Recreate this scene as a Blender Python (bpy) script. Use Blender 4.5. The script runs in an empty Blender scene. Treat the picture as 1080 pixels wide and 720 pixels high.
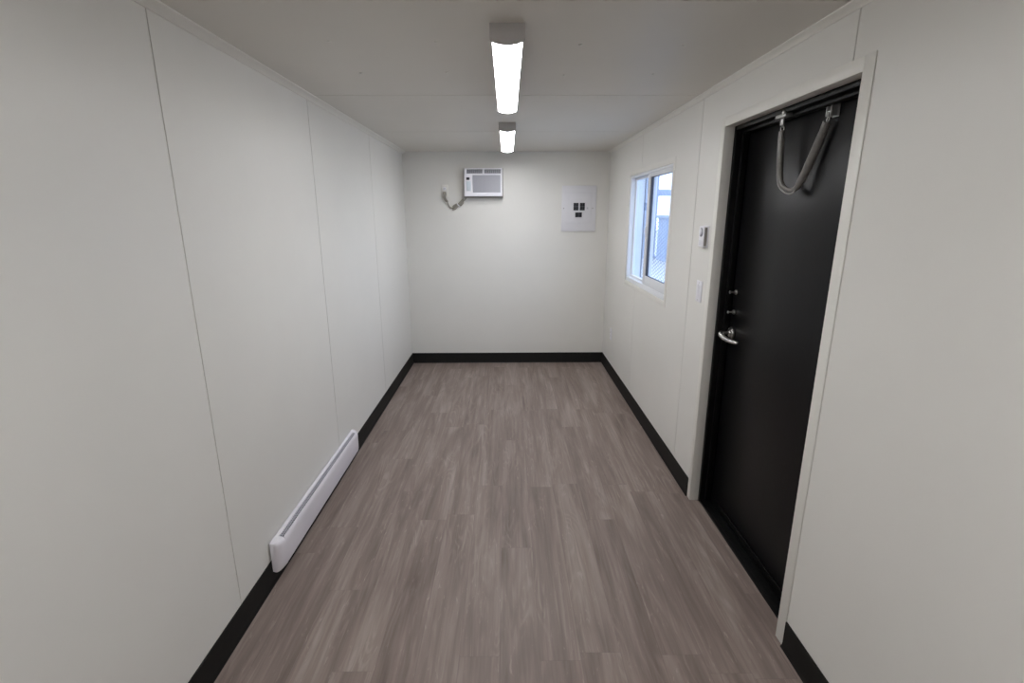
import bpy, bmesh, math, random
from mathutils import Vector, Matrix

SC = bpy.context.scene
COL = SC.collection

# ------------------------------------------------------------------ camera
cam_data = bpy.data.cameras.new('camera')
cam_data.sensor_width = 36.0
cam_data.lens = 528.5 / 1080 * 36.0
cam_data.clip_start = 0.02
cam = bpy.data.objects.new('camera', cam_data)
COL.objects.link(cam)
RX = Vector((0.9999586, -0.0087925, -0.0023257))
UP = Vector((0.0044246, 0.2468908, 0.9690332))
BK = Vector((-0.0079460, -0.9690034, 0.2469195))
mw = Matrix((RX, UP, BK)).transposed().to_4x4()
mw.translation = Vector((1.0604, 0.0, 1.6077))
cam.matrix_world = mw
SC.camera = cam

# ------------------------------------------------------------------ world, exposure
SC.view_settings.view_transform = 'Standard'
SC.view_settings.look = 'None'
SC.view_settings.gamma = 1.0
SC.view_settings.use_curve_mapping = False
SC.view_settings.exposure = 0.04
SKY_STRENGTH = 4.8
SKY_COLOR = (0.86, 0.93, 1.06)
LAMP_STRENGTH = 37.5
LAMP_COLOR = (0.985, 0.985, 1.0)

world = bpy.data.worlds.new('overcast_sky')
SC.world = world
world.use_nodes = True
wn = world.node_tree
wn.nodes.clear()
wo = wn.nodes.new('ShaderNodeOutputWorld')
wb = wn.nodes.new('ShaderNodeBackground')
wb.inputs['Color'].default_value = (*SKY_COLOR, 1)
wb.inputs['Strength'].default_value = SKY_STRENGTH
wn.links.new(wb.outputs[0], wo.inputs[0])

# sky portal in the window opening (gives no light of its own, only guides sampling)
for nm, loc, rot, sx, sy in (('portal_side', (2.110 + 0.130, 3.897, 1.475), (0, math.pi / 2, 0), 0.92, 1.18),):
    ld = bpy.data.lights.new(nm, 'AREA')
    ld.shape = 'RECTANGLE'; ld.size = sx; ld.size_y = sy
    ld.cycles.is_portal = True
    lo = bpy.data.objects.new(nm, ld); COL.objects.link(lo)
    lo.location = loc; lo.rotation_euler = rot

# ------------------------------------------------------------------ room numbers (metres)
W, H, L = 2.110, 2.216, 5.369       # inside width, height, far wall
Y0 = -0.60                          # wall behind the camera
T = 0.125                           # wall thickness
BASE_H = 0.1126
DY0, DY1, DZ = 1.612, 2.578, 2.013  # door opening
WY0, WY1, WZ0, WZ1 = 3.318, 4.476, 1.027, 1.922   # window opening
SEAM_L = [0.4565, 1.6765, 2.8965, 4.1165]
SEAM_R = [0.452, 1.672, 2.892, 4.112]

# ------------------------------------------------------------------ materials
def mat(name, color, rough=0.5, metal=0.0, spec=0.5, noise=0.0, nscale=40.0, bump=0.0, bscale=200.0):
    m = bpy.data.materials.new(name)
    m.use_nodes = True
    nt = m.node_tree
    b = nt.nodes['Principled BSDF']
    b.inputs['Base Color'].default_value = (*color, 1)
    b.inputs['Roughness'].default_value = rough
    b.inputs['Metallic'].default_value = metal
    b.inputs['Specular IOR Level'].default_value = spec
    tc = nt.nodes.new('ShaderNodeTexCoord')
    if noise > 0:
        n = nt.nodes.new('ShaderNodeTexNoise')
        n.inputs['Scale'].default_value = nscale
        n.inputs['Detail'].default_value = 4
        r = nt.nodes.new('ShaderNodeValToRGB')
        r.color_ramp.elements[0].position = 0.3
        r.color_ramp.elements[1].position = 0.7
        r.color_ramp.elements[0].color = (*[c * (1 - noise) for c in color], 1)
        r.color_ramp.elements[1].color = (*[min(1, c * (1 + noise)) for c in color], 1)
        nt.links.new(tc.outputs['Object'], n.inputs['Vector'])
        nt.links.new(n.outputs['Fac'], r.inputs['Fac'])
        nt.links.new(r.outputs['Color'], b.inputs['Base Color'])
    if bump > 0:
        n2 = nt.nodes.new('ShaderNodeTexNoise')
        n2.inputs['Scale'].default_value = bscale
        n2.inputs['Detail'].default_value = 3
        bp = nt.nodes.new('ShaderNodeBump')
        bp.inputs['Strength'].default_value = bump
        bp.inputs['Distance'].default_value = 0.002
        nt.links.new(tc.outputs['Object'], n2.inputs['Vector'])
        nt.links.new(n2.outputs['Fac'], bp.inputs['Height'])
        nt.links.new(bp.outputs['Normal'], b.inputs['Normal'])
    return m

def emis(name, color, strength):
    m = bpy.data.materials.new(name)
    m.use_nodes = True
    b = m.node_tree.nodes['Principled BSDF']
    b.inputs['Base Color'].default_value = (0.85, 0.85, 0.85, 1)
    b.inputs['Roughness'].default_value = 0.3
    b.inputs['Emission Color'].default_value = (*color, 1)
    b.inputs['Emission Strength'].default_value = strength
    return m

def glass_mat():
    m = bpy.data.materials.new('window_glass')
    m.use_nodes = True
    nt = m.node_tree
    nt.nodes.clear()
    o = nt.nodes.new('ShaderNodeOutputMaterial')
    t = nt.nodes.new('ShaderNodeBsdfTransparent')
    t.inputs['Color'].default_value = (0.82, 0.90, 1.0, 1)
    g = nt.nodes.new('ShaderNodeBsdfGlossy')
    g.inputs['Roughness'].default_value = 0.02
    lw = nt.nodes.new('ShaderNodeLayerWeight')
    pw = nt.nodes.new('ShaderNodeMath'); pw.operation = 'POWER'; pw.inputs[1].default_value = 5.0
    nt.links.new(lw.outputs['Facing'], pw.inputs[0])
    fr = nt.nodes.new('ShaderNodeMath'); fr.operation = 'MULTIPLY_ADD'
    fr.inputs[1].default_value = 0.8; fr.inputs[2].default_value = 0.04
    nt.links.new(pw.outputs[0], fr.inputs[0])
    mx = nt.nodes.new('ShaderNodeMixShader')
    nt.links.new(fr.outputs[0], mx.inputs[0])
    nt.links.new(t.outputs[0], mx.inputs[1])
    nt.links.new(g.outputs[0], mx.inputs[2])
    nt.links.new(mx.outputs[0], o.inputs[0])
    return m

def floor_mat():
    """Grey-brown oak vinyl planks running along Y."""
    m = bpy.data.materials.new('vinyl_plank_floor')
    m.use_nodes = True
    nt = m.node_tree
    N, K = nt.nodes, nt.links
    b = N['Principled BSDF']
    tc = N.new('ShaderNodeTexCoord')
    sep = N.new('ShaderNodeSeparateXYZ')
    K.new(tc.outputs['Object'], sep.inputs[0])
    def math_(op, a, bb=None, c=None):
        n = N.new('ShaderNodeMath'); n.operation = op
        for i, v in enumerate((a, bb, c)):
            if v is None: continue
            if isinstance(v, (int, float)): n.inputs[i].default_value = v
            else: K.new(v, n.inputs[i])
        return n.outputs[0]
    PWD, PLN = 0.152, 1.22
    u = math_('DIVIDE', math_('ADD', sep.outputs['X'], 0.04), PWD)
    row = math_('FLOOR', u)
    fu = math_('SUBTRACT', u, row)
    wn1 = N.new('ShaderNodeTexWhiteNoise'); wn1.noise_dimensions = '1D'
    K.new(row, wn1.inputs['W'])
    v = math_('ADD', math_('DIVIDE', sep.outputs['Y'], PLN), math_('MULTIPLY', wn1.outputs['Value'], 7.3))
    cell = math_('FLOOR', v)
    fv = math_('SUBTRACT', v, cell)
    comb = N.new('ShaderNodeCombineXYZ')
    K.new(row, comb.inputs[0]); K.new(cell, comb.inputs[1])
    wn2 = N.new('ShaderNodeTexWhiteNoise'); wn2.noise_dimensions = '3D'
    K.new(comb.outputs[0], wn2.inputs['Vector'])
    rnd = wn2.outputs['Value']
    # grain coordinates, shifted plank by plank
    gx = math_('ADD', sep.outputs['X'], math_('MULTIPLY', rnd, 13.7))
    gy = math_('ADD', sep.outputs['Y'], math_('MULTIPLY', rnd, 31.1))
    def coords(sx, sy):
        c = N.new('ShaderNodeCombineXYZ')
        K.new(math_('MULTIPLY', gx, sx), c.inputs[0]); K.new(math_('MULTIPLY', gy, sy), c.inputs[1])
        return c.outputs[0]
    def noise(vec, scale, detail, dist=0.0, rough=0.55):
        n = N.new('ShaderNodeTexNoise'); n.inputs['Scale'].default_value = scale
        n.inputs['Detail'].default_value = detail; n.inputs['Distortion'].default_value = dist
        n.inputs['Roughness'].default_value = rough
        K.new(vec, n.inputs['Vector']); return n.outputs['Fac']
    fine = noise(coords(62, 2.6), 1.0, 5, 0.4, 0.60)
    broad = noise(coords(10, 0.9), 1.0, 3, 1.1)
    # cathedral figure : contour lines of a smooth stretched noise
    cath = noise(coords(9, 1.1), 1.0, 1.5, 0.6)
    cs = math_('SINE', math_('MULTIPLY', cath, 90.0))
    cs = math_('MULTIPLY', math_('MAXIMUM', cs, 0.0), 1.0)
    mask = noise(coords(12, 2.2), 1.0, 2, 0.0)
    mk = N.new('ShaderNodeMapRange')
    mk.inputs['From Min'].default_value = 0.46; mk.inputs['From Max'].default_value = 0.66
    K.new(mask, mk.inputs['Value'])
    # pale cathedral flecks
    fl = noise(coords(38, 6.0), 1.0, 2, 2.6)
    fm = N.new('ShaderNodeMapRange')
    fm.inputs['From Min'].default_value = 0.64; fm.inputs['From Max'].default_value = 0.76
    K.new(fl, fm.inputs['Value'])
    val = math_('ADD', math_('MULTIPLY', fine, 0.36), math_('MULTIPLY', broad, 0.68))
    val = math_('ADD', val, math_('MULTIPLY', math_('SUBTRACT', rnd, 0.5), 0.035))
    val = math_('ADD', val, math_('MULTIPLY', math_('MULTIPLY', cs, mk.outputs[0]), 0.10))
    val = math_('ADD', val, math_('MULTIPLY', fm.outputs[0], 0.17))
    rp = N.new('ShaderNodeValToRGB')
    e = rp.color_ramp.elements
    e[0].position = 0.32; e[0].color = (0.142, 0.107, 0.092, 1)
    e[1].position = 0.76; e[1].color = (0.345, 0.285, 0.252, 1)
    mid = rp.color_ramp.elements.new(0.52); mid.color = (0.222, 0.174, 0.153, 1)
    K.new(val, rp.inputs['Fac'])
    # seams
    du = math_('MULTIPLY', math_('MINIMUM', fu, math_('SUBTRACT', 1.0, fu)), PWD)
    dv = math_('MULTIPLY', math_('MINIMUM', fv, math_('SUBTRACT', 1.0, fv)), PLN)
    dd = math_('MINIMUM', du, dv)
    sm = N.new('ShaderNodeMapRange')
    sm.inputs['From Min'].default_value = 0.0003; sm.inputs['From Max'].default_value = 0.0016
    sm.inputs['To Min'].default_value = 0.84; sm.inputs['To Max'].default_value = 1.0
    K.new(dd, sm.inputs['Value'])
    vm = N.new('ShaderNodeVectorMath'); vm.operation = 'SCALE'
    K.new(rp.outputs['Color'], vm.inputs[0]); K.new(sm.outputs[0], vm.inputs['Scale'])
    K.new(vm.outputs[0], b.inputs['Base Color'])
    b.inputs['Roughness'].default_value = 0.48
    b.inputs['Specular IOR Level'].default_value = 0.35
    bp = N.new('ShaderNodeBump'); bp.inputs['Strength'].default_value = 0.12; bp.inputs['Distance'].default_value = 0.001
    K.new(math_('ADD', math_('MULTIPLY', fine, 0.4), sm.outputs[0]), bp.inputs['Height'])
    K.new(bp.outputs['Normal'], b.inputs['Normal'])
    return m

M = dict(
    wall=mat('white_wall_panel', (0.738, 0.726, 0.690), 0.42, spec=0.4, noise=0.012, nscale=3.0, bump=0.08, bscale=18),
    ceil=mat('white_ceiling_panel', (0.70, 0.675, 0.625), 0.45, spec=0.35, noise=0.012, nscale=3.0, bump=0.08, bscale=14),
    trim=mat('white_vinyl_trim', (0.76, 0.745, 0.70), 0.38),
    seam=mat('seam_backing', (0.50, 0.47, 0.38), 0.8),
    base=mat('black_vinyl_base', (0.0095, 0.0088, 0.008), 0.6, spec=0.22, noise=0.15, nscale=25),
    floor=floor_mat(),
    vinyl=mat('white_window_vinyl', (0.80, 0.82, 0.86), 0.32),
    gasket=mat('dark_gasket', (0.05, 0.06, 0.09), 0.6),
    glass=glass_mat(),
    screen=mat('galvanised_wire', (0.16, 0.18, 0.24), 0.6, metal=0.1),
    door=mat('black_door_paint', (0.0065, 0.0062, 0.0066), 0.34, spec=0.19, noise=0.05, nscale=6, bump=0.10, bscale=60),
    frame=mat('black_frame_paint', (0.004, 0.004, 0.004), 0.38, spec=0.16, noise=0.05, nscale=8),
    chrome=mat('brushed_nickel', (0.62, 0.61, 0.60), 0.28, metal=1.0),
    chain=mat('galvanised_steel', (0.45, 0.45, 0.44), 0.42, metal=0.9),
    sleeve=mat('grey_plastic_sleeve', (0.135, 0.125, 0.115), 0.30, noise=0.2, nscale=60),
    white=mat('white_plastic', (0.80, 0.795, 0.84), 0.30),
    ac=mat('ac_white_plastic', (0.84, 0.83, 0.88), 0.30),
    acgrey=mat('ac_grille_grey', (0.53, 0.53, 0.58), 0.5),
    acdark=mat('ac_louvre_dark', (0.10, 0.10, 0.11), 0.5),
    gasket_grey=mat('foam_seal_grey', (0.24, 0.22, 0.20), 0.8),
    black=mat('black_plastic', (0.012, 0.012, 0.016), 0.3),
    label=mat('pale_blue_key_panel', (0.62, 0.68, 0.74), 0.4),
    cord=mat('beige_grey_cord', (0.27, 0.255, 0.22), 0.5),
    heater=mat('heater_white_enamel', (0.78, 0.755, 0.81), 0.30),
    hgrille=mat('heater_outlet_grey', (0.16, 0.155, 0.18), 0.5),
    panel=mat('breaker_panel_paint', (0.74, 0.735, 0.765), 0.34),
    lampbody=mat('lamp_housing_white', (0.66, 0.65, 0.67), 0.4),
    lampcap=mat('lamp_end_cap_grey', (0.50, 0.48, 0.48), 0.4),
    lens=emis('lit_diffuser', LAMP_COLOR, LAMP_STRENGTH),
    screw=mat('zinc_screw', (0.48, 0.47, 0.46), 0.4, metal=0.5),
    concrete=mat('yard_concrete', (0.50, 0.50, 0.49), 0.9, noise=0.2, nscale=2),
    bluewall=mat('blue_grey_cladding', (0.30, 0.37, 0.50), 0.6, noise=0.08, nscale=3),
    paleblock=mat('pale_block_wall', (0.30, 0.36, 0.46), 0.9, noise=0.15, nscale=3),
)

# ------------------------------------------------------------------ mesh helpers
class MB:
    def __init__(s): s.bm = bmesh.new()
    def _merge(s, b):
        me = bpy.data.meshes.new('tmp'); b.to_mesh(me); b.free()
        s.bm.from_mesh(me); bpy.data.meshes.remove(me)
    def box(s, x0, x1, y0, y1, z0, z1, bev=0.0, seg=2, mi=0):
        b = bmesh.new()
        bmesh.ops.create_cube(b, size=1.0)
        for v in b.verts:
            v.co = Vector((x0 + (x1 - x0) * (v.co.x + .5), y0 + (y1 - y0) * (v.co.y + .5), z0 + (z1 - z0) * (v.co.z + .5)))
        if bev > 0:
            bmesh.ops.bevel(b, geom=list(b.edges), offset=bev, segments=seg, affect='EDGES', profile=0.5)
        for f in b.faces: f.material_index = mi
        s._merge(b); return s
    def cyl(s, p0, p1, r, seg=20, r1=None, bev=0.0, mi=0):
        p0, p1 = Vector(p0), Vector(p1)
        b = bmesh.new()
        d = p1 - p0
        bmesh.ops.create_cone(b, cap_ends=True, segments=seg, radius1=r, radius2=r if r1 is None else r1, depth=d.length)
        if bev > 0:
            ed = [e for e in b.edges if len(e.link_faces) == 2 and any(len(f.verts) > 4 for f in e.link_faces)]
            bmesh.ops.bevel(b, geom=ed, offset=bev, segments=2, affect='EDGES', profile=0.5)
        rot = d.to_track_quat('Z', 'Y').to_matrix().to_4x4()
        rot.translation = (p0 + p1) / 2
        bmesh.ops.transform(b, matrix=rot, verts=b.verts)
        for f in b.faces: f.material_index = mi
        s._merge(b); return s
    def prism(s, prof, axis, a0, a1, bev=0.0):
        """prof: list of 2D points in the two other axes (in xyz order), extruded along axis from a0 to a1."""
        b = bmesh.new()
        def P(p, a):
            c = [p[0], p[1]]; c.insert(axis, a); return c
        v0 = [b.verts.new(P(p, a0)) for p in prof]
        v1 = [b.verts.new(P(p, a1)) for p in prof]
        n = len(prof)
        b.faces.new(v0); b.faces.new(list(reversed(v1)))
        for i in range(n):
            b.faces.new((v0[i], v1[i], v1[(i + 1) % n], v0[(i + 1) % n]))
        bmesh.ops.recalc_face_normals(b, faces=b.faces)
        if bev > 0:
            bmesh.ops.bevel(b, geom=list(b.edges), offset=bev, segments=2, affect='EDGES', profile=0.5)
        s._merge(b); return s
    def tube(s, pts, radii, seg=10, up=Vector((0, 0, 1)), flat=1.0, smooth=4):
        """tube through pts (Catmull-Rom), radii a number or a list per point; flat squashes it across."""
        pts = [Vector(p) for p in pts]
        if not isinstance(radii, (list, tuple)): radii = [radii] * len(pts)
        P, R = [], []
        n = len(pts)
        for i in range(n - 1):
            a, b_, c, d = pts[max(i - 1, 0)], pts[i], pts[i + 1], pts[min(i + 2, n - 1)]
            for k in range(smooth):
                t = k / smooth
                P.append(0.5 * ((2 * b_) + (c - a) * t + (2 * a - 5 * b_ + 4 * c - d) * t * t + (3 * b_ - a - 3 * c + d) * t ** 3))
                R.append(radii[i] * (1 - t) + radii[i + 1] * t)
        P.append(pts[-1]); R.append(radii[-1])
        b = bmesh.new()
        rings = []
        prev = None
        for i, p in enumerate(P):
            tan = (P[min(i + 1, len(P) - 1)] - P[max(i - 1, 0)]).normalized()
            if prev is None:
                side = tan.cross(up)
                if side.length < 1e-3: side = tan.cross(Vector((0, 1, 0)))
            else:
                side = prev - tan * prev.dot(tan)
            side.normalize(); prev = side
            nor = side.cross(tan).normalized()
            rings.append([b.verts.new(p + side * math.cos(2 * math.pi * j / seg) * R[i] + nor * math.sin(2 * math.pi * j / seg) * R[i] * flat) for j in range(seg)])
        for i in range(len(rings) - 1):
            for j in range(seg):
                b.faces.new((rings[i][j], rings[i][(j + 1) % seg], rings[i + 1][(j + 1) % seg], rings[i + 1][j]))
        b.faces.new(list(reversed(rings[0]))); b.faces.new(rings[-1])
        bmesh.ops.recalc_face_normals(b, faces=b.faces)
        s._merge(b); return s
    def build(s, name, material, parent=None, smooth=True, origin=None):
        me = bpy.data.meshes.new(name)
        s.bm.to_mesh(me); s.bm.free()
        o = bpy.data.objects.new(name, me)
        COL.objects.link(o)
        for m_ in (material if isinstance(material, (list, tuple)) else [material]): me.materials.append(m_)
        if smooth:
            for p in me.polygons: p.use_smooth = True
            me.set_sharp_from_angle(angle=math.radians(35))
        org = Vector(parent.location) if parent is not None else (Vector(origin) if origin else None)
        if org is not None:
            me.transform(Matrix.Translation(-org))
            if parent is None: o.location = org
        if parent is not None: o.parent = parent
        return o

def sub(o_parent, mb, name, material, smooth=True):
    """a sub-part: child of a part whose own mesh is relative to the thing's origin"""
    root = o_parent.parent if o_parent.parent else o_parent
    o = mb.build(name, material, None, smooth)
    o.data.transform(Matrix.Translation(-Vector(root.location)))
    o.parent = o_parent
    return o

def empty(name, loc, label=None, cat=None, group=None, kind=None):
    o = bpy.data.objects.new(name, None)
    o.location = loc
    o.empty_display_size = 0.1
    COL.objects.link(o)
    return tag(o, label, cat, group, kind)

def tag(o, label=None, cat=None, group=None, kind=None):
    if label: o['label'] = label
    if cat: o['category'] = cat
    if group: o['group'] = group
    if kind: o['kind'] = kind
    return o

def struct(name, mb, m, label=None, cat=None, smooth=False):
    o = mb.build(name, m, None, smooth)
    return tag(o, label, cat, None, 'structure')

def rects(y0, y1, z0, z1, holes):
    """cover a rectangle minus holes with rectangles"""
    ys = sorted({y0, y1, *[min(max(v, y0), y1) for h in holes for v in h[:2]]})
    out = []
    for a, b in zip(ys, ys[1:]):
        if b - a < 1e-6: continue
        zs = [(z0, z1)]
        for h in holes:
            if h[0] < b - 1e-6 and h[1] > a + 1e-6:
                nz = []
                for p, q in zs:
                    if h[3] <= p or h[2] >= q: nz.append((p, q)); continue
                    if h[2] > p: nz.append((p, h[2]))
                    if h[3] < q: nz.append((h[3], q))
                zs = nz
        out += [(a, b, p, q) for p, q in zs]
    return out

G = 0.0030      # half seam width
SK = 0.005      # skin thickness

def side_wall(inner, sign, seams, holes):
    """wall whose inner face is x=inner; sign +1 = body towards +x. material 0 skin, 1 seam backing"""
    m = MB()
    def bx(a, b, y0, y1, z0, z1, mi):
        xa, xb = sorted((inner + sign * a, inner + sign * b))
        m.box(xa, xb, y0, y1, z0, z1, mi=mi)
    for r in rects(Y0 - T, L + T, -0.12, H + 0.14, holes):
        bx(SK, T, *r, 0)
    # seam backing strips (vinyl spline set back in the joint)
    for s in seams:
        for r in rects(s - G, s + G, 0, H, holes): bx(SK - 0.0008, SK + 0.0002, *r, 1)
    ed = [Y0 - T] + seams + [L + T]
    for a, b in zip(ed, ed[1:]):
        a2 = a + (G if a in seams else 0); b2 = b - (G if b in seams else 0)
        for r in rects(a2, b2, -0.12, H + 0.14, holes): bx(0, SK, *r, 0)
    return m

# ------------------------------------------------------------------ setting
door_hole = (DY0, DY1, -0.13, DZ)
win_hole = (WY0, WY1, WZ0, WZ1)
struct('wall_left', side_wall(0.0, -1, SEAM_L, []), [M['wall'], M['seam']])
struct('wall_right', side_wall(W, 1, SEAM_R, [door_hole, win_hole]), [M['wall'], M['seam']])

m = MB()
SB = 1.167
m.box(0, W, L + SK, L + T, 0.0, H, mi=0)
m.box(0, SB - 0.0015, L, L + SK, 0.0, H)
m.box(SB + 0.0015, W, L, L + SK, 0.0, H)
m.box(SB - 0.0015, SB + 0.0015, L + SK - .003, L + SK, 0, H, mi=0)
struct('wall_far', m, [M['wall'], M['seam']])
m = MB(); m.box(0, W, Y0 - T, Y0, 0.0, H)
struct('wall_behind_camera', m, M['wall'])

m = MB()
cs = [0.45, 1.676, 2.897, 4.112]
m.box(0, W, Y0, L, H + SK, H + 0.14)
ed = [Y0] + cs + [L]
for a, b in zip(ed, ed[1:]):
    m.box(0, W, a + (G if a in cs else 0), b - (G if b in cs else 0), H, H + SK)
for s in cs: m.box(0, W, s - G, s + G, H + SK - 0.0008, H + SK + .0002, mi=1)
struct('ceiling', m, [M['ceil'], mat('ceiling_joint', (0.16, 0.15, 0.13), 0.8)])

m = MB()
m.box(0, W, Y0, L, -0.12, 0.0)
m.box(W, W + 0.048, DY0, DY1, -0.12, 0.0)
struct('floor', m, M['floor'])

# ceiling cove trims
m = MB()
m.prism([(0, H), (0.041, H), (0.040, H - 0.004), (0.030, H - 0.0075), (0.012, H - 0.013), (0.006, H - 0.020), (0, H - 0.021)], 1, Y0, L)
struct('trim_1', m, M['trim'], smooth=True)
m = MB()
m.prism([(W, H), (W - 0.030, H), (W - 0.029, H - 0.004), (W - 0.022, H - 0.0075), (W - 0.010, H - 0.012), (W - 0.005, H - 0.019), (W, H - 0.020)], 1, Y0, L)
struct('trim_2', m, M['trim'], smooth=True)

# vinyl cove base
def base_prof(x, s):
    return [(x, 0), (x + s * 0.0125, 0), (x + s * 0.0125, 0.002), (x + s * 0.0070, 0.010), (x + s * 0.0055, 0.020), (x + s * 0.0055, BASE_H - 0.002), (x + s * 0.0035, BASE_H), (x, BASE_H)]
CAS0, CAS1 = 1.565, 2.618          # outer edges of the door casing
m = MB(); m.prism(base_prof(0, 1), 1, Y0, L)
struct('baseboard_left', m, M['base'], smooth=True)
m = MB(); m.prism(base_prof(W, -1), 1, CAS1 + 0.001, L)
struct('baseboard_right', m, M['base'], smooth=True)
m = MB(); m.prism(base_prof(W, -1), 1, Y0, CAS0 - 0.001)
struct('baseboard_right', m, M['base'], smooth=True)
m = MB()
m.prism([(L - p[0], p[1]) for p in base_prof(0, 1)], 0, 0.0054, W - 0.0054)
struct('baseboard_far', m, M['base'], smooth=True)
m = MB()
m.prism([(Y0 + p[0], p[1]) for p in base_prof(0, 1)], 0, 0.0054, W - 0.0054)
struct('baseboard_behind_camera', m, M['base'], smooth=True)

# ------------------------------------------------------------------ door
door = empty('door_1', (W + 0.05, (DY0 + DY1) / 2, 0), kind='structure')
tag(door, 'black steel exterior door in a recessed white-cased opening of the right wall', 'door')
FR0 = W + 0.045          # black frame starts here, inside a white reveal
m = MB()
CT = 0.004
m.box(W - CT, W, CAS0, DY0, 0.0, DZ + 0.040, bev=0.0015)
m.box(W - CT, W, DY1, CAS1, 0.0, DZ + 0.040, bev=0.0015)
m.box(W - CT, W, DY0, DY1, DZ, DZ + 0.040, bev=0.0015)
# reveal lining
m.box(W - CT, FR0, DY0 - 0.0005, DY0 + 0.003, 0.0, DZ, bev=0.0008)
m.box(W - CT, FR0, DY1 - 0.003, DY1 + 0.0005, 0.0, DZ, bev=0.0008)
m.box(W - CT, FR0, DY0, DY1, DZ - 0.003, DZ + 0.0005, bev=0.0008)
o = m.build('casing', M['trim'], door); o['label'] = 'white L-shaped casing lining the door opening'
m = MB()
FW = 0.022
for (a, b, c, d) in ((DY0 + .001, DY0 + FW, 0.0, DZ - 0.001), (DY1 - FW, DY1 - .001, 0.0, DZ - 0.001), (DY0 + FW, DY1 - FW, DZ - FW, DZ - 0.001)):
    m.box(FR0, W + 0.158, a, b, c, d, bev=0.002)
S2 = FW + 0.014
for (a, b, c, d) in ((DY0 + FW, DY0 + S2, 0.018, DZ - S2), (DY1 - S2, DY1 - FW, 0.018, DZ - S2), (DY0 + FW, DY1 - FW, DZ - S2, DZ - FW)):
    m.box(W + 0.074, W + 0.106, a, b, c, d, bev=0.002)
m.build('door_frame', M['frame'], door)
m = MB()
m.box(W + 0.0481, W + 0.158, DY0 + .001, DY1 - .001, -0.06, 0.012, bev=0.002)
for i in range(4):
    m.box(W + 0.062 + i * 0.011, W + 0.067 + i * 0.011, DY0 + FW, DY1 - FW, 0.012, 0.0145, bev=0.0008)
m.build('threshold', M['frame'], door)
DF = W + 0.110
m = MB()
m.box(DF, DF + 0.044, DY0 + FW + 0.003, DY1 - FW - 0.003, 0.016, DZ - FW - 0.003, bev=0.002)
leaf = m.build('door_leaf', M['door'], door)
# weather sweep at the foot of the leaf
m = MB(); m.box(DF - 0.006, DF, DY0 + S2 + .004, DY1 - S2 - .004, 0.0165, 0.055, bev=0.002)
sub(leaf, m, 'door_sweep', M['frame'])
# lever handle
HY, HZ = 2.512, 1.008
m = MB()
m.cyl((DF, HY, HZ), (DF - 0.012, HY, HZ), 0.032, 28, bev=0.003)
m.cyl((DF - 0.012, HY, HZ), (DF - 0.020, HY, HZ), 0.020, 24, bev=0.002)
m.tube([(DF - 0.015, HY, HZ), (DF - 0.045, HY, HZ), (DF - 0.060, HY - 0.004, HZ), (DF - 0.066, HY - 0.022, HZ - .006), (DF - 0.062, HY - 0.060, HZ - .014),
        (DF - 0.052, HY - 0.095, HZ - .018), (DF - 0.042, HY - 0.120, HZ - .019), (DF - 0.032, HY - 0.136, HZ - .019)],
       [0.010, 0.010, 0.0115, 0.0125, 0.012, 0.011, 0.010, 0.008], 12)
o = sub(leaf, m, 'lever_handle', M['chrome']); o['label'] = 'brushed nickel lever handle on the door'
for z in (1.220, 1.118):
    m = MB()
    m.cyl((DF, 2.512, z), (DF - 0.008, 2.512, z), 0.0135, 20, bev=0.002)
    m.cyl((DF - 0.008, 2.512, z), (DF - 0.030, 2.512, z), 0.0055, 12)
    m.cyl((DF - 0.030, 2.512, z), (DF - 0.036, 2.512, z), 0.009, 14, bev=0.001)
    o = sub(leaf, m, 'lock_knob', M['chrome']); o['label'] = 'small round nickel lock knob above the lever'
# hinges on the near jamb
for z in (0.25, 1.0, 1.78):
    m = MB()
    for k in range(3):
        m.cyl((DF - 0.007, DY0 + S2 + 0.004, z + k * 0.034), (DF - 0.007, DY0 + S2 + 0.004, z + k * 0.034 + 0.032), 0.006, 12, bev=0.001)
    m.build('hinge', M['frame'], door)

# chain door stop in a grey sleeve, hung between frame head and door
stop = empty('door_chain_stop', (W + 0.09, 2.05, 1.70),
             'grey sleeved chain stop hanging in a U from the head of the black door', 'door stop')
A = Vector((W + 0.064, 2.166, 1.962)); B = Vector((DF - 0.022, 1.898, 1.945))
m = MB()
m.box(W + 0.044, W + 0.074, 2.118, 2.196, 1.9765, 1.991, bev=0.002)
m.box(W + 0.056, W + 0.064, 2.154, 2.176, 1.950, 1.978, bev=0.002)
m.build('frame_bracket', M['chain'], stop)
m = MB()
m.cyl((W + 0.0455, 2.128, 1.992), (W + 0.038, 2.128, 1.992), 0.008, 16, bev=0.002)
o = m.build('bolt', M['chrome'], stop); o['label'] = 'shiny bolt head beside the frame bracket'
m = MB()
m.box(DF - 0.004, DF, 1.878, 1.914, 1.935, 1.978, bev=0.0012)
m.box(DF - 0.030, DF - 0.003, 1.881, 1.885, 1.938, 1.972, bev=0.001)
m.box(DF - 0.030, DF - 0.003, 1.907, 1.911, 1.938, 1.972, bev=0.001)
m.cyl((DF - 0.024, 1.879, 1.953), (DF - 0.024, 1.913, 1.953), 0.004, 10)
m.build('door_bracket', M['chain'], stop)
P0 = A + Vector((0, 0, -0.01))
pts_sleeve = [P0 + Vector((0, 0, -0.022)), Vector((W + 0.064, 2.160, 1.86)), Vector((W + 0.065, 2.150, 1.785)), Vector((W + 0.067, 2.132, 1.728)),
              Vector((W + 0.072, 2.088, 1.700)), Vector((W + 0.077, 2.046, 1.698)), Vector((W + 0.080, 2.018, 1.718)), Vector((W + 0.083, 1.978, 1.782)),
              Vector((W + 0.086, 1.936, 1.862)), B + Vector((-0.002, 0.008, -0.025))]
m = MB()
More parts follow.
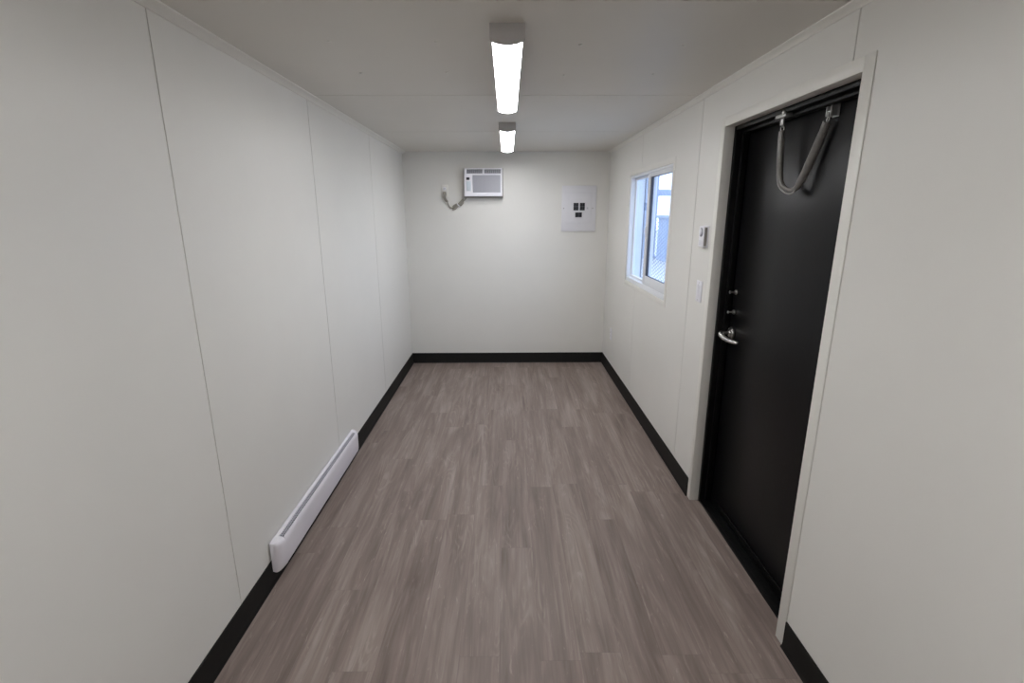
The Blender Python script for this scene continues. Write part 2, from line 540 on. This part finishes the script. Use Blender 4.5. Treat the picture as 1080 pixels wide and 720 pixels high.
m.tube(pts_sleeve, [0.0125, 0.0150, 0.0150, 0.0125, 0.0095, 0.0095, 0.0140, 0.0175, 0.0170, 0.0135], 14, up=Vector((1, 0, 0)), smooth=8, flat=0.8)
sl = m.build('sleeve', M['sleeve'], stop)
m = MB()
# raised welt along the outside of the sleeve
out = []
for i, p in enumerate(pts_sleeve):
    t = (pts_sleeve[min(i + 1, 9)] - pts_sleeve[max(i - 1, 0)]).normalized()
    side = t.cross(Vector((1, 0, 0))).normalized()
    out.append(p - side * (0.0135) * (1 if side.dot(Vector((0, 1, -0.3))) < 0 else -1) + Vector((-0.004, 0, 0)))
m.tube(out, 0.0032, 8, smooth=8)
o = sub(sl, m, 'welt', mat('pale_sleeve_edge', (0.30, 0.29, 0.28), 0.35)); o['label'] = 'paler raised welt along the sleeve edge'
def link(m, c, d, n, l=0.020, w=0.0065, r=0.0022):
    d = Vector(d).normalized(); s_ = Vector(n).normalized()
    pts = []
    for k in range(17):
        a = 2 * math.pi * k / 16
        pts.append(Vector(c) + d * math.cos(a) * l / 2 + s_ * math.sin(a) * w)
    m.tube(pts, r, 8, smooth=1)
m = MB()
link(m, A + Vector((0, 0, -0.008)), (0, 0, 1), (0, 1, 0)); link(m, A + Vector((0, 0, -0.024)), (0, 0, 1), (1, 0, 0))
m.build('chain_link', M['chain'], stop)
m = MB()
dB = (pts_sleeve[-1] - B)
link(m, B + dB * 0.1 + Vector((0, -.002, 0.002)), dB, (1, 0, 0)); link(m, B + dB * 0.65, dB, (0, 1, 0.4))
m.build('chain_link', M['chain'], stop)

# ------------------------------------------------------------------ window
win = empty('window_1', (W + 0.05, (WY0 + WY1) / 2, WZ0), kind='structure')
tag(win, 'white vinyl sliding window with two panes in the right wall', 'window')
m = MB()
tt = 0.006
# recess lining with a thin face bead
m.box(W - 0.003, W + 0.075, WY0, WY0 + tt, WZ0, WZ1, bev=0.001)
m.box(W - 0.003, W + 0.075, WY1 - tt, WY1, WZ0, WZ1, bev=0.001)
m.box(W - 0.003, W + 0.075, WY0 + tt, WY1 - tt, WZ1 - tt, WZ1, bev=0.001)
m.box(W - 0.003, W + 0.075, WY0 + tt, WY1 - tt, WZ0, WZ0 + tt, bev=0.001)
for (a, b, c, d) in ((WY0 - 0.030, WY0, WZ0 - 0.030, WZ1 + 0.030), (WY1, WY1 + 0.030, WZ0 - 0.030, WZ1 + 0.030),
                     (WY0, WY1, WZ1, WZ1 + 0.030), (WY0, WY1, WZ0 - 0.030, WZ0)):
    m.box(W - 0.003, W, a, b, c, d, bev=0.0012)
m.build('window_casing', M['trim'], win)
a0, a1, b0, b1 = WY0 + tt, WY1 - tt, WZ0 + tt, WZ1 - tt
FS, FB, FT = 0.016, 0.036, 0.018       # frame member widths: sides, bottom, top
m = MB()
for (a, b, c, d) in ((a0, a0 + FS, b0, b1), (a1 - FS, a1, b0, b1), (a0 + FS, a1 - FS, b1 - FT, b1), (a0 + FS, a1 - FS, b0, b0 + FB)):
    m.box(W + 0.006, W + 0.075, a, b, c, d, bev=0.003)
m.build('window_frame', M['vinyl'], win)
# outer jamb boards of the wall opening
m = MB()
for (a, b, c, d) in ((WY0, a0, WZ0, WZ1), (a1, WY1, WZ0, WZ1), (a0, a1, b1, WZ1), (a0, a1, WZ0, b0)):
    m.box(W + 0.0755, W + T + 0.003, a, b, c, d, bev=0.001)
m.build('outer_jamb', M['vinyl'], win)
YM = 3.945                                   # far edge of the sliding sash
def sash(y0, y1, z0, z1, x, st, name):
    """st = widths of near stile, far stile, top rail, bottom rail"""
    sn, sf, stp, sb = st
    m = MB()
    for (a, b, c, d) in ((y0, y0 + sn, z0, z1), (y1 - sf, y1, z0, z1), (y0 + sn, y1 - sf, z1 - stp, z1), (y0 + sn, y1 - sf, z0, z0 + sb)):
        m.box(x, x + 0.026, a, b, c, d, bev=0.003)
    s_ = m.build(name, M['vinyl'], win)
    m = MB()
    g = 0.004 if name == 'fixed_sash' else 0.006
    for (a, b, c, d) in ((y0 + sn, y0 + sn + g, z0 + sb, z1 - stp), (y1 - sf - g * (1 if name == 'fixed_sash' else 4), y1 - sf, z0 + sb, z1 - stp), (y0 + sn + g, y1 - sf - g, z1 - stp - .003, z1 - stp), (y0 + sn + g, y1 - sf - g, z0 + sb, z0 + sb + .003)):
        m.box(x + 0.006, x + 0.021, a, b, c, d)
    sub(s_, m, 'gasket', M['gasket'] if name == 'sliding_sash' else M['vinyl'], smooth=False)
    m = MB(); m.box(x + 0.011, x + 0.015, y0 + sn, y1 - sf, z0 + sb, z1 - stp)
    sub(s_, m, 'glass_pane', M['glass'], smooth=False)
    return s_
zb, zt = b0 + FB + 0.001, b1 - FT - 0.001
s1 = sash(a0 + FS, YM, zb, zt, W + 0.012, (0.045, 0.060, 0.028, 0.070), 'sliding_sash')
s2 = sash(YM - 0.05, a1 - FS, zb, zt, W + 0.043, (0.030, 0.012, 0.016, 0.014), 'fixed_sash')
m = MB()
m.box(W + 0.0045, W + 0.012, YM - 0.040, YM - 0.020, 1.43, 1.52, bev=0.002)
m.box(W - 0.002, W + 0.006, YM - 0.034, YM - 0.026, 1.455, 1.495, bev=0.002)
sub(s1, m, 'sash_latch', M['vinyl'])
# diamond mesh security screen outside the panes
m = MB()
xs = W + T + 0.012
y0s, y1s, z0s, z1s = WY0 - 0.03, WY1 + 0.03, WZ0 - 0.03, WZ1 + 0.03
for (a, b, c, d) in ((y0s, y0s + .02, z0s, z1s), (y1s - .02, y1s, z0s, z1s), (y0s + .02, y1s - .02, z1s - .02, z1s), (y0s + .02, y1s - .02, z0s, z0s + .02)):
    m.box(xs - 0.012, xs + 0.008, a, b, c, d)
# diamond : width 60 mm in y, height 24 mm in z
slope = 30.0 / 75.0
hh = z1s - z0s
def wire(m, pa, pb, r=0.0018):
    pa, pb = Vector(pa), Vector(pb)
    m.cyl(pa, pb, r, 5)
for sg in (1, -1):
    k = -60
    while k < 90:
        zc = z0s + k * 0.030
        ya, yb = y0s + .01, y1s - .01
        za = zc if sg == 1 else zc + slope * (yb - ya)
        zb_ = zc + slope * (yb - ya) if sg == 1 else zc
        p, q = [ya, za], [yb, zb_]
        lo, hi = z0s + .01, z1s - .01
        k += 1
        if max(za, zb_) <= lo or min(za, zb_) >= hi: continue
        def clip(p, q):
            for (v, lim, up_) in ((p, lo, False), (q, lo, False), (p, hi, True), (q, hi, True)):
                if (not up_ and v[1] < lim) or (up_ and v[1] > lim):
                    t = (lim - p[1]) / (q[1] - p[1])
                    y_ = p[0] + t * (q[0] - p[0])
                    v[0], v[1] = y_, lim
            return p, q
        p, q = clip(p, q)
        if abs(p[0] - q[0]) > 0.01:
            wire(m, (xs + sg * 0.0012, p[0], p[1]), (xs + sg * 0.0012, q[0], q[1]))
m.build('security_screen', M['screen'], win, smooth=False)['label'] = 'grey diamond wire mesh outside the panes'

# ------------------------------------------------------------------ outside
m = MB(); m.box(-30, 60, -40, 70, -0.75, -0.60)
struct('yard_ground', m, M['concrete'])
blk = empty('neighbouring_building', (10, 18.5, -0.6),
            'blue-grey clad shed across the yard, seen through the window', 'building')
m = MB()
m.box(8.4, 12.0, 12.0, 25.0, -0.6, 1.40, bev=0.02)
for i in range(40):
    m.box(8.37, 8.4, 12.1 + i * 0.32, 12.2 + i * 0.32, -0.4, 1.32)
m.build('wall', M['bluewall'], blk, smooth=False)
m = MB(); m.box(8.25, 12.15, 11.85, 25.15, 1.40, 1.52, bev=0.02)
m.build('roof', M['paleblock'], blk, smooth=False)
ga = empty('steel_gantry', (8.1, 25.9, -0.6), 'grey-blue steel column with a crossbeam rising behind the shed, seen through the window', 'gantry')
m = MB(); m.box(7.98, 8.50, 25.6, 26.2, -0.6, 6.5, bev=0.03)
m.box(7.90, 8.58, 25.5, 26.3, -0.6, -0.45, bev=0.02)
m.build('column', M['bluewall'], ga, smooth=False)
m = MB(); m.box(8.50, 13.5, 25.75, 26.05, 2.45, 2.75, bev=0.03)
m.build('crossbeam', M['bluewall'], ga, smooth=False)
m = MB(); m.tube([(8.45, 25.9, 4.6), (11.2, 25.9, 2.75)], 0.09, 8, smooth=2)
m.build('brace', M['bluewall'], ga)
m = MB()
m.box(7.5, 7.7, 27, 60, -0.6, 0.32, bev=0.01); m.box(7.46, 7.74, 27, 60, 0.32, 0.38, bev=0.01)
tag(m.build('boundary_wall', M['paleblock'], None, False), 'low pale blue-grey boundary wall across the yard, seen low through the window', 'wall')

# ------------------------------------------------------------------ ceiling lights
LX0, LX1 = 1.0045, 1.1205
def ceiling_light(y0, y1, label):
    cx = (LX0 + LX1) / 2
    t = empty('ceiling_light', (cx, (y0 + y1) / 2, H), label, 'ceiling light', 'linear wrap lights along the ceiling')
    hw = (LX1 - LX0) / 2
    m = MB()
    m.box(cx - hw + 0.004, cx + hw - 0.004, y0 + 0.006, y1 - 0.006, H - 0.018, H, bev=0.002)
    for s in (-1, 1):
        xa, xb = sorted((cx + s * (hw - 0.003), cx + s * (hw - 0.0075)))
        m.box(xa, xb, y0 + 0.006, y1 - 0.006, H - 0.050, H - 0.016, bev=0.0015)
    m.build('housing', M['lampbody'], t)
    # end caps follow the lens curve
    def capprof(g):
        pr = [(cx - hw - g, H), (cx - hw - g, H - 0.044)]
        for k in range(13):
            a = -1 + 2 * k / 12
            pr.append((cx + a * (hw + g - 0.003), H - 0.052 - 0.011 * (1 - a * a)))
        pr += [(cx + hw + g, H - 0.044), (cx + hw + g, H)]
        return pr
    for (ya, yb) in ((y0 - 0.004, y0 + 0.012), (y1 - 0.012, y1 + 0.004)):
        m = MB(); m.prism(capprof(0.001), 1, ya, yb, bev=0.0012)
        m.build('end_cap', M['lampcap'], t)
    pr = [(cx - hw + 0.008, H - 0.030)]
    for k in range(17):
        a = -1 + 2 * k / 16
        pr.append((cx + a * (hw - 0.008), H - 0.049 - 0.0115 * (1 - a * a)))
    pr += [(cx + hw - 0.008, H - 0.030)]
    m = MB(); m.prism(pr, 1, y0 + 0.0125, y1 - 0.0125)
    o = m.build('diffuser', M['lens'], t); o['label'] = 'glowing white curved diffuser'
    return t
ceiling_light(1.858, 3.060, 'lit white linear ceiling light nearest the camera, with grey end cap')
ceiling_light(3.705, 4.905, 'lit white linear ceiling light further away, near the wall with the air conditioner')

ceiling_light(-0.42, 0.78, 'unseen white linear ceiling light added above the camera to brighten the near walls')  # unseen extra fixture, added so the near walls come out brighter

# screw heads in the ceiling
names = ['front row, beside the left wall', 'front row, just left of the lamp', 'front row, just right of the lamp', 'front row, nearest the right wall',
         'second row, beside the left wall', 'second row, just left of the lamp', 'second row, just right of the lamp', 'second row, nearest the right wall']
for i, (x, y) in enumerate([(0.417, 2.035), (0.803, 2.043), (1.334, 2.074), (1.722, 2.085), (0.412, 2.462), (0.794, 2.447), (1.320, 2.495), (1.720, 2.479)]):
    m = MB()
    m.cyl((x, y, H), (x, y, H - 0.003), 0.0075, 16, bev=0.0012)
    m.cyl((x, y, H - 0.003), (x, y, H - 0.0036), 0.0035, 8)
    tag(m.build('screw_head', M['trim'], None, True, origin=(x, y, H)), 'small white screw head in the ceiling, ' + names[i], 'screw', 'screw heads in the ceiling panel')

# ------------------------------------------------------------------ air conditioner
AX0, AX1, AZ0, AZ1, AD = 0.627, 1.009, 1.779, 2.049, 0.095
AF = L - AD
ac = empty('air_conditioner', (0.818, L, AZ0),
           'white through-wall air conditioner with grey grille high on the far wall', 'air conditioner')
m = MB()
m.box(AX0 - 0.008, AX1 + 0.008, L - 0.030, L, AZ0 - 0.012, AZ1 + 0.004, bev=0.002)
o = m.build('wall_seal', M['gasket_grey'], ac); o['label'] = 'dark grey foam seal around the case'
m = MB()
m.box(AX0 + .006, AX1 - .006, AF + 0.020, L - 0.0305, AZ0 + .006, AZ1 - .003, bev=0.004)
m.build('case', M['ac'], ac)
# front bezel as a frame with openings for louvres and intake grille
m = MB()
V0, V1 = 1.998, 2.040          # louvre row
I0, I1 = 1.815, 1.984          # intake
IX0, IX1 = 0.712, 0.990
fx = [(AX0, AX1, AZ0, I0), (AX0, IX0, I0, I1), (IX1, AX1, I0, I1), (AX0, AX1, I1, V0), (AX0, 0.652, V0, V1), (0.812, 0.828, V0, V1), (0.996, AX1, V0, V1), (AX0, AX1, V1, AZ1)]
b = bmesh.new()
xs_ = sorted({v for f in fx for v in f[:2]}); zs_ = sorted({v for f in fx for v in f[2:]})
def inside(x, z): return any(f[0] < x < f[1] and f[2] < z < f[3] for f in fx)
vd = {}
def gv(x, z):
    if (x, z) not in vd: vd[(x, z)] = b.verts.new((x, AF, z))
    return vd[(x, z)]
for xa, xb in zip(xs_, xs_[1:]):
    for za, zb2 in zip(zs_, zs_[1:]):
        if inside((xa + xb) / 2, (za + zb2) / 2):
            b.faces.new((gv(xa, za), gv(xb, za), gv(xb, zb2), gv(xa, zb2)))
r = bmesh.ops.extrude_face_region(b, geom=list(b.faces))
for v in [g for g in r['geom'] if isinstance(g, bmesh.types.BMVert)]: v.co.y += 0.022
bmesh.ops.recalc_face_normals(b, faces=b.faces)
fe = [e for e in b.edges if e.calc_face_angle(0) > 0.5 and all(abs(v.co.y - AF) < 1e-5 for v in e.verts)]
bmesh.ops.bevel(b, geom=fe, offset=0.004, segments=3, affect='EDGES', profile=0.5)
m._merge(b)
m.build('front_bezel', M['ac'], ac)
m = MB()
n = 22
m.box(IX0 - .002, IX1 + .002, AF + 0.012, AF + 0.016, I0 - .002, I1 + .002)
for i in range(n):
    z = I0 + (i + 0.5) * (I1 - I0) / n
    m.box(IX0, IX1, AF + 0.003, AF + 0.012, z - 0.0022, z + 0.0022)
for i in range(1, 6):
    x = IX0 + i * (IX1 - IX0) / 6
    m.box(x - .0015, x + .0015, AF + 0.0025, AF + 0.012, I0, I1)
o = m.build('intake_grille', M['acgrey'], ac, smooth=False); o['label'] = 'grey slatted intake grille'
for (xa, xb) in ((0.652, 0.812), (0.828, 0.996)):
    m = MB()
    m.box(xa - .001, xb + .001, AF + 0.017, AF + 0.020, V0 - .001, V1 + .001, mi=1)
    for i in range(4):
        z = V0 + (i + 0.5) * (V1 - V0) / 4
        m.box(xa, xb, AF + 0.006, AF + 0.015, z - 0.0016, z + 0.0016, mi=0)
    for i in range(9):
        x = xa + (i + 0.5) * (xb - xa) / 9
        m.box(x - .0012, x + .0012, AF + 0.012, AF + 0.018, V0, V1, mi=0)
    o = m.build('air_louver', [M['acgrey'], M['acdark']], ac, smooth=False); o['label'] = 'dark outlet louver along the top'
m = MB()
m.box(0.648, 0.694, AF - 0.0012, AF + 0.001, 1.830, 1.925, bev=0.0008)
cp = m.build('control_panel', M['label'], ac)
for i, z in enumerate((1.910, 1.892, 1.874, 1.856, 1.840)):
    m = MB()
    m.cyl((0.671, AF - 0.001, z), (0.671, AF - 0.003, z), 0.0055 if i < 4 else 0.004, 14)
    sub(cp, m, 'button', M['label'] if i < 4 else M['acgrey'])
m = MB(); m.box(0.650, 0.682, AF - 0.0025, AF + 0.001, 1.937, 1.962, bev=0.0025)
o = m.build('display', M['black'], ac); o['label'] = 'small black display window'
# cord with gathered coil, plug
cy = L - 0.014
rnd = random.Random(4)
m = MB()
m.tube([(0.640, L - 0.020, 1.775), (0.632, L - 0.018, 1.758), (0.612, cy, 1.735), (0.575, cy, 1.712), (0.540, cy, 1.690), (0.505, cy, 1.668), (0.470, cy, 1.672),
        (0.452, cy, 1.700), (0.440, cy, 1.735), (0.424, cy - .004, 1.765), (0.412, cy - .010, 1.790), (0.418, L - 0.030, 1.812)], 0.0048, 8, smooth=6)
# folded bundle
for k in range(5):
    dy = rnd.uniform(0, 0.012); dz = (k - 2) * 0.0085
    ctrl = [(0.500 + rnd.uniform(-.006, .006), cy - dy, 1.664 + dz), (0.528, cy - dy - .004, 1.682 + dz * 1.3), (0.556, cy - dy - .006, 1.698 + dz * .6), (0.586, cy - dy - .004, 1.716 + dz * 1.3), (0.612 + rnd.uniform(-.006, .006), cy - dy, 1.738 + dz)]
    m.tube(ctrl, 0.0056, 8, smooth=6)
for k in range(3):
    dz = (k - 1) * 0.0105
    m.tube([(0.440 + dz, cy, 1.728), (0.424 + dz, cy - .006, 1.750), (0.414 + dz, cy - .008, 1.775), (0.420 + dz, cy - .004, 1.796)], 0.0046, 8, smooth=6)
pc = m.build('power_cord', M['cord'], ac); pc['label'] = 'beige-grey power cord folded into a bundle'
m = MB(); m.tube([(0.551, cy + .004, 1.708), (0.546, cy - .012, 1.704), (0.556, cy - .020, 1.694), (0.566, cy - .010, 1.685), (0.562, cy + .004, 1.688)], 0.006, 8)
o = sub(pc, m, 'cable_tie', M['white']); o['label'] = 'white tie holding the folded cord'
m = MB()
m.box(0.401, 0.435, L - 0.034, L - 0.0065, 1.798, 1.828, bev=0.004)
o = sub(pc, m, 'plug', M['cord']); o['label'] = 'moulded plug pushed into the wall outlet'

def cover_plate(root, x0, x1, z0, z1, thick, yf):
    m = MB(); m.box(x0, x1, yf - thick, yf, z0, z1, bev=0.002)
    return m.build('cover_plate', M['trim'], root)
# outlet behind the plug (two gang, the right gang free)
out1 = empty('wall_outlet', (0.45, L, 1.83), 'white wall outlet beside the air conditioner, with its cord plugged in', 'outlet', 'wall outlets')
cover_plate(out1, 0.383, 0.453, 1.780, 1.895, 0.006, L)
for z in (1.858,):
    m = MB(); m.box(0.402, 0.434, L - 0.0078, L - 0.006, z - 0.014, z + 0.014, bev=0.0008)
    rc = m.build('receptacle', M['white'], out1)
    m = MB()
    m.box(0.410, 0.412, L - 0.0082, L - 0.0077, z - 0.001, z + 0.008); m.box(0.423, 0.425, L - 0.0082, L - 0.0077, z - 0.001, z + 0.007)
    m.cyl((0.4175, L - 0.0077, z - 0.007), (0.4175, L - 0.0082, z - 0.007), 0.0022, 8)
    sub(rc, m, 'slot', M['black'], smooth=False)

# ------------------------------------------------------------------ breaker panel
PX0, PX1, PZ0, PZ1 = 1.621, 1.977, 1.428, 1.886
bp_ = empty('breaker_panel', (1.80, L, PZ0), 'pale grey electrical breaker panel with black switches on the far wall', 'breaker panel')
m = MB()
m.box(PX0, PX1, L - 0.014, L, PZ0, PZ1, bev=0.004)
cv = m.build('panel_cover', M['panel'], bp_)
m = MB()
m.box(1.657, 1.927, L - 0.0215, L - 0.0145, 1.512, 1.818, bev=0.003)
dr = m.build('panel_front', M['panel'], bp_)
m = MB()
m.box(1.686, 1.693, L - 0.0240, L - 0.0215, 1.560, 1.772, bev=0.001)
m.box(1.700, 1.915, L - 0.0232, L - 0.0215, 1.804, 1.808, bev=0.0005)
sub(dr, m, 'raised_rib', M['panel'])
m = MB()
m.box(1.732, 1.868, L - 0.0226, L - 0.0215, 1.630, 1.722, bev=0.0005)
m.box(1.756, 1.836, L - 0.0226, L - 0.0215, 1.566, 1.624, bev=0.0005)
sub(dr, m, 'switch_surround', M['panel'])
for (xa, xb, za, zb3) in ((1.742, 1.7665, 1.640, 1.6765), (1.742, 1.7665, 1.6775, 1.714), (1.7675, 1.792, 1.640, 1.6765), (1.7675, 1.792, 1.6775, 1.714),
                         (1.808, 1.8325, 1.640, 1.6765), (1.808, 1.8325, 1.6775, 1.714), (1.8335, 1.858, 1.640, 1.6765), (1.8335, 1.858, 1.6775, 1.714),
                         (1.762, 1.7955, 1.571, 1.619), (1.7965, 1.830, 1.571, 1.619)):
    m = MB()
    m.box(xa, xb, L - 0.0290, L - 0.0226, za, zb3, bev=0.0012)
    mx_ = (xa + xb) / 2
    m.box(mx_ - 0.005, mx_ + 0.005, L - 0.038, L - 0.029, (za + zb3) / 2 - .005, (za + zb3) / 2 + .005, bev=0.001)
    m.build('breaker', M['black'], bp_)
for x in (1.642, 1.942):
    m = MB(); m.cyl((x, L - 0.014, 1.661), (x, L - 0.0175, 1.661), 0.0065, 14, bev=0.001)
    m.build('screw', M['screw'], bp_)
m = MB(); m.box(1.880, 1.894, L - 0.0235, L - 0.0215, 1.652, 1.670, bev=0.001)
m.build('latch', M['acgrey'], bp_)

# ------------------------------------------------------------------ thermostat
th = empty('thermostat', (W, 2.698, 1.43), 'small white wall thermostat beside the door, above the light switch', 'thermostat')
m = MB(); m.box(W - 0.006, W, 2.660, 2.736, 1.431, 1.545, bev=0.0015)
m.build('back_plate', M['white'], th)
m = MB(); m.box(W - 0.026, W - 0.0062, 2.664, 2.732, 1.434, 1.542, bev=0.005, seg=3)
m.build('case', M['white'], th)
m = MB()
cx_, cy_, cz_ = W - 0.026, 2.698, 1.510
m.cyl((cx_ + 0.001, cy_, cz_), (cx_ - 0.0015, cy_, cz_), 0.023, 32, bev=0.0008)
dsp = m.build('dial_ring', mat('grey_dial', (0.22, 0.22, 0.27), 0.35), th)
m = MB()
m.cyl((cx_ - 0.0015, cy_ + .003, cz_ + .003), (cx_ - 0.006, cy_ + .003, cz_ + .003), 0.0165, 28, bev=0.0015)
sub(dsp, m, 'dial_knob', M['white'])
m = MB()
for k in range(4): m.box(W - 0.0268, W - 0.0255, 2.676, 2.720, 1.447 + k * 0.006, 1.449 + k * 0.006)
m.build('vent_slots', M['acgrey'], th, smooth=False)
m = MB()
m.box(W - 0.0215, W - 0.0075, 2.6628, 2.6645, 1.441, 1.535, bev=0.0006)  # added slatted strip; its taupe colour paints in the near side's shade
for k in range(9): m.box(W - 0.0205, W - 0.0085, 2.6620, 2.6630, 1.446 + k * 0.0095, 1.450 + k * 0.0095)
o = m.build('shaded_side', mat('painted_side_shade', (0.24, 0.22, 0.21), 0.5), th, smooth=False); o['label'] = 'slatted side of the thermostat, its shade painted in as darker taupe'

# ------------------------------------------------------------------ light switch
sw = empty('light_switch', (W, 2.718, 1.136), 'white rocker light switch on the wall beside the door, below the thermostat', 'light switch')
m = MB(); m.box(W - 0.0055, W, 2.681, 2.755, 1.136, 1.252, bev=0.002)
m.build('cover_plate', M['white'], sw)
m = MB()
m.prism([(W - 0.0055, 1.161), (W - 0.0068, 1.161), (W - 0.0085, 1.194), (W - 0.0115, 1.227), (W - 0.0055, 1.227)], 1, 2.7015, 2.7345, bev=0.0006)
m.build('rocker', M['white'], sw)
for z in (1.1475, 1.2405):
    m = MB(); m.cyl((W - 0.0055, 2.718, z), (W - 0.0068, 2.718, z), 0.0032, 12)
    m.build('screw', M['screw'], sw)

# ------------------------------------------------------------------ low outlet on the right wall
ot = empty('wall_outlet', (W, 4.95, 0.36), 'white wall outlet low on the right wall near the far corner', 'outlet', 'wall outlets')
m = MB(); m.box(W - 0.0055, W, 4.915, 4.987, 0.362, 0.478, bev=0.002)
m.build('cover_plate', M['white'], ot)
for z in (0.400, 0.440):
    m = MB(); m.box(W - 0.0075, W - 0.0055, 4.935, 4.967, z - 0.014, z + 0.014, bev=0.0008)
    rc = m.build('receptacle', M['white'], ot)
    m = MB()
    m.box(W - 0.0080, W - 0.0074, 4.943, 4.945, z - 0.001, z + 0.008); m.box(W - 0.0080, W - 0.0074, 4.956, 4.958, z - 0.001, z + 0.007)
    sub(rc, m, 'slot', M['black'], smooth=False)

# ------------------------------------------------------------------ baseboard heater
HY0, HY1, HZ0, HZ1 = 1.925, 3.135, 0.058, 0.202
XB = 0.0065
ht = empty('baseboard_heater', (XB, (HY0 + HY1) / 2, HZ0), 'long white electric baseboard heater low on the left wall', 'heater')
def hprof(g=0.0):
    return [(XB, HZ0 + 0.004 - g), (0.040 + g, HZ0 - g), (0.050 + g, HZ0 + 0.010), (0.0535 + g, HZ0 + 0.030), (0.0545 + g, HZ1 - 0.030), (0.052 + g, HZ1 - 0.014), (0.046 + g, HZ1 - 0.005), (0.038, HZ1 + g), (XB, HZ1 + 0.003 + g)]
SL0, SL1 = 0.024, 0.0455            # outlet slot in x
m = MB()
# body as two shells leaving a slot along the top
m.prism([(XB, HZ0 + 0.004), (0.040, HZ0), (0.050, HZ0 + 0.010), (0.0535, HZ0 + 0.030), (0.0545, HZ1 - 0.030), (0.0535, HZ1 - 0.014), (0.0495, HZ1 - 0.005), (0.047, HZ1), (SL1, HZ1 + 0.0002),
         (SL1, HZ1 - 0.012), (XB, HZ1 - 0.012)], 1, HY0 + 0.055, HY1 - 0.055)
m.prism([(XB, HZ1 - 0.0125), (SL0, HZ1 - 0.0125), (SL0, HZ1 + 0.002), (XB, HZ1 + 0.003)], 1, HY0 + 0.055, HY1 - 0.055)
m.build('body', M['heater'], ht)
m = MB()
m.box(SL0 + .0002, SL1 - .0002, HY0 + 0.062, HY1 - 0.062, HZ1 - 0.0118, HZ1 - 0.009, mi=0)
nf = 84
for i in range(nf):
    y = HY0 + 0.07 + i * (HY1 - HY0 - 0.14) / (nf - 1)
    m.box(SL0 + .0004, SL1 - .0004, y - 0.0012, y + 0.0012, HZ1 - 0.009, HZ1 - 0.002, mi=1)
m.box(SL0 + 0.0078, SL0 + 0.0098, HY0 + 0.062, HY1 - 0.062, HZ1 - 0.009, HZ1 - 0.0015, mi=1)
o = m.build('outlet_grille', [M['hgrille'], M['acgrey']], ht, smooth=False); o['label'] = 'dark slotted outlet grille along the top'
# rounded end caps: plan outline rounds towards the wall
def cap(ya, yb, sgn):
    m = MB()
    b = bmesh.new()
    prof = hprof(0.001)
    rings = []
    n = 10
    for k in range(n + 1):
        a = (math.pi / 2) * k / n
        # k=0 at inner joint (full depth), k=n at the outer end
        y = (ya if sgn > 0 else yb) + sgn * (yb - ya) * math.sin(a)
        f = 0.40 + 0.60 * math.cos(a)
        ring = [b.verts.new((XB + (p[0] - XB) * f, y, p[1] - (0.006 * (1 - f) if p[1] > HZ1 - 0.01 else 0))) for p in prof]
        rings.append(ring)
    for r0, r1 in zip(rings, rings[1:]):
        for j in range(len(prof)):
            b.faces.new((r0[j], r0[(j + 1) % len(prof)], r1[(j + 1) % len(prof)], r1[j]))
    b.faces.new(rings[0]); b.faces.new(list(reversed(rings[-1])))
    bmesh.ops.recalc_face_normals(b, faces=b.faces)
    m._merge(b)
    o = m.build('end_cap', M['heater'], ht)
    return o
cap(HY1 - 0.055, HY1, 1)
cap(HY0, HY0 + 0.055, -1)
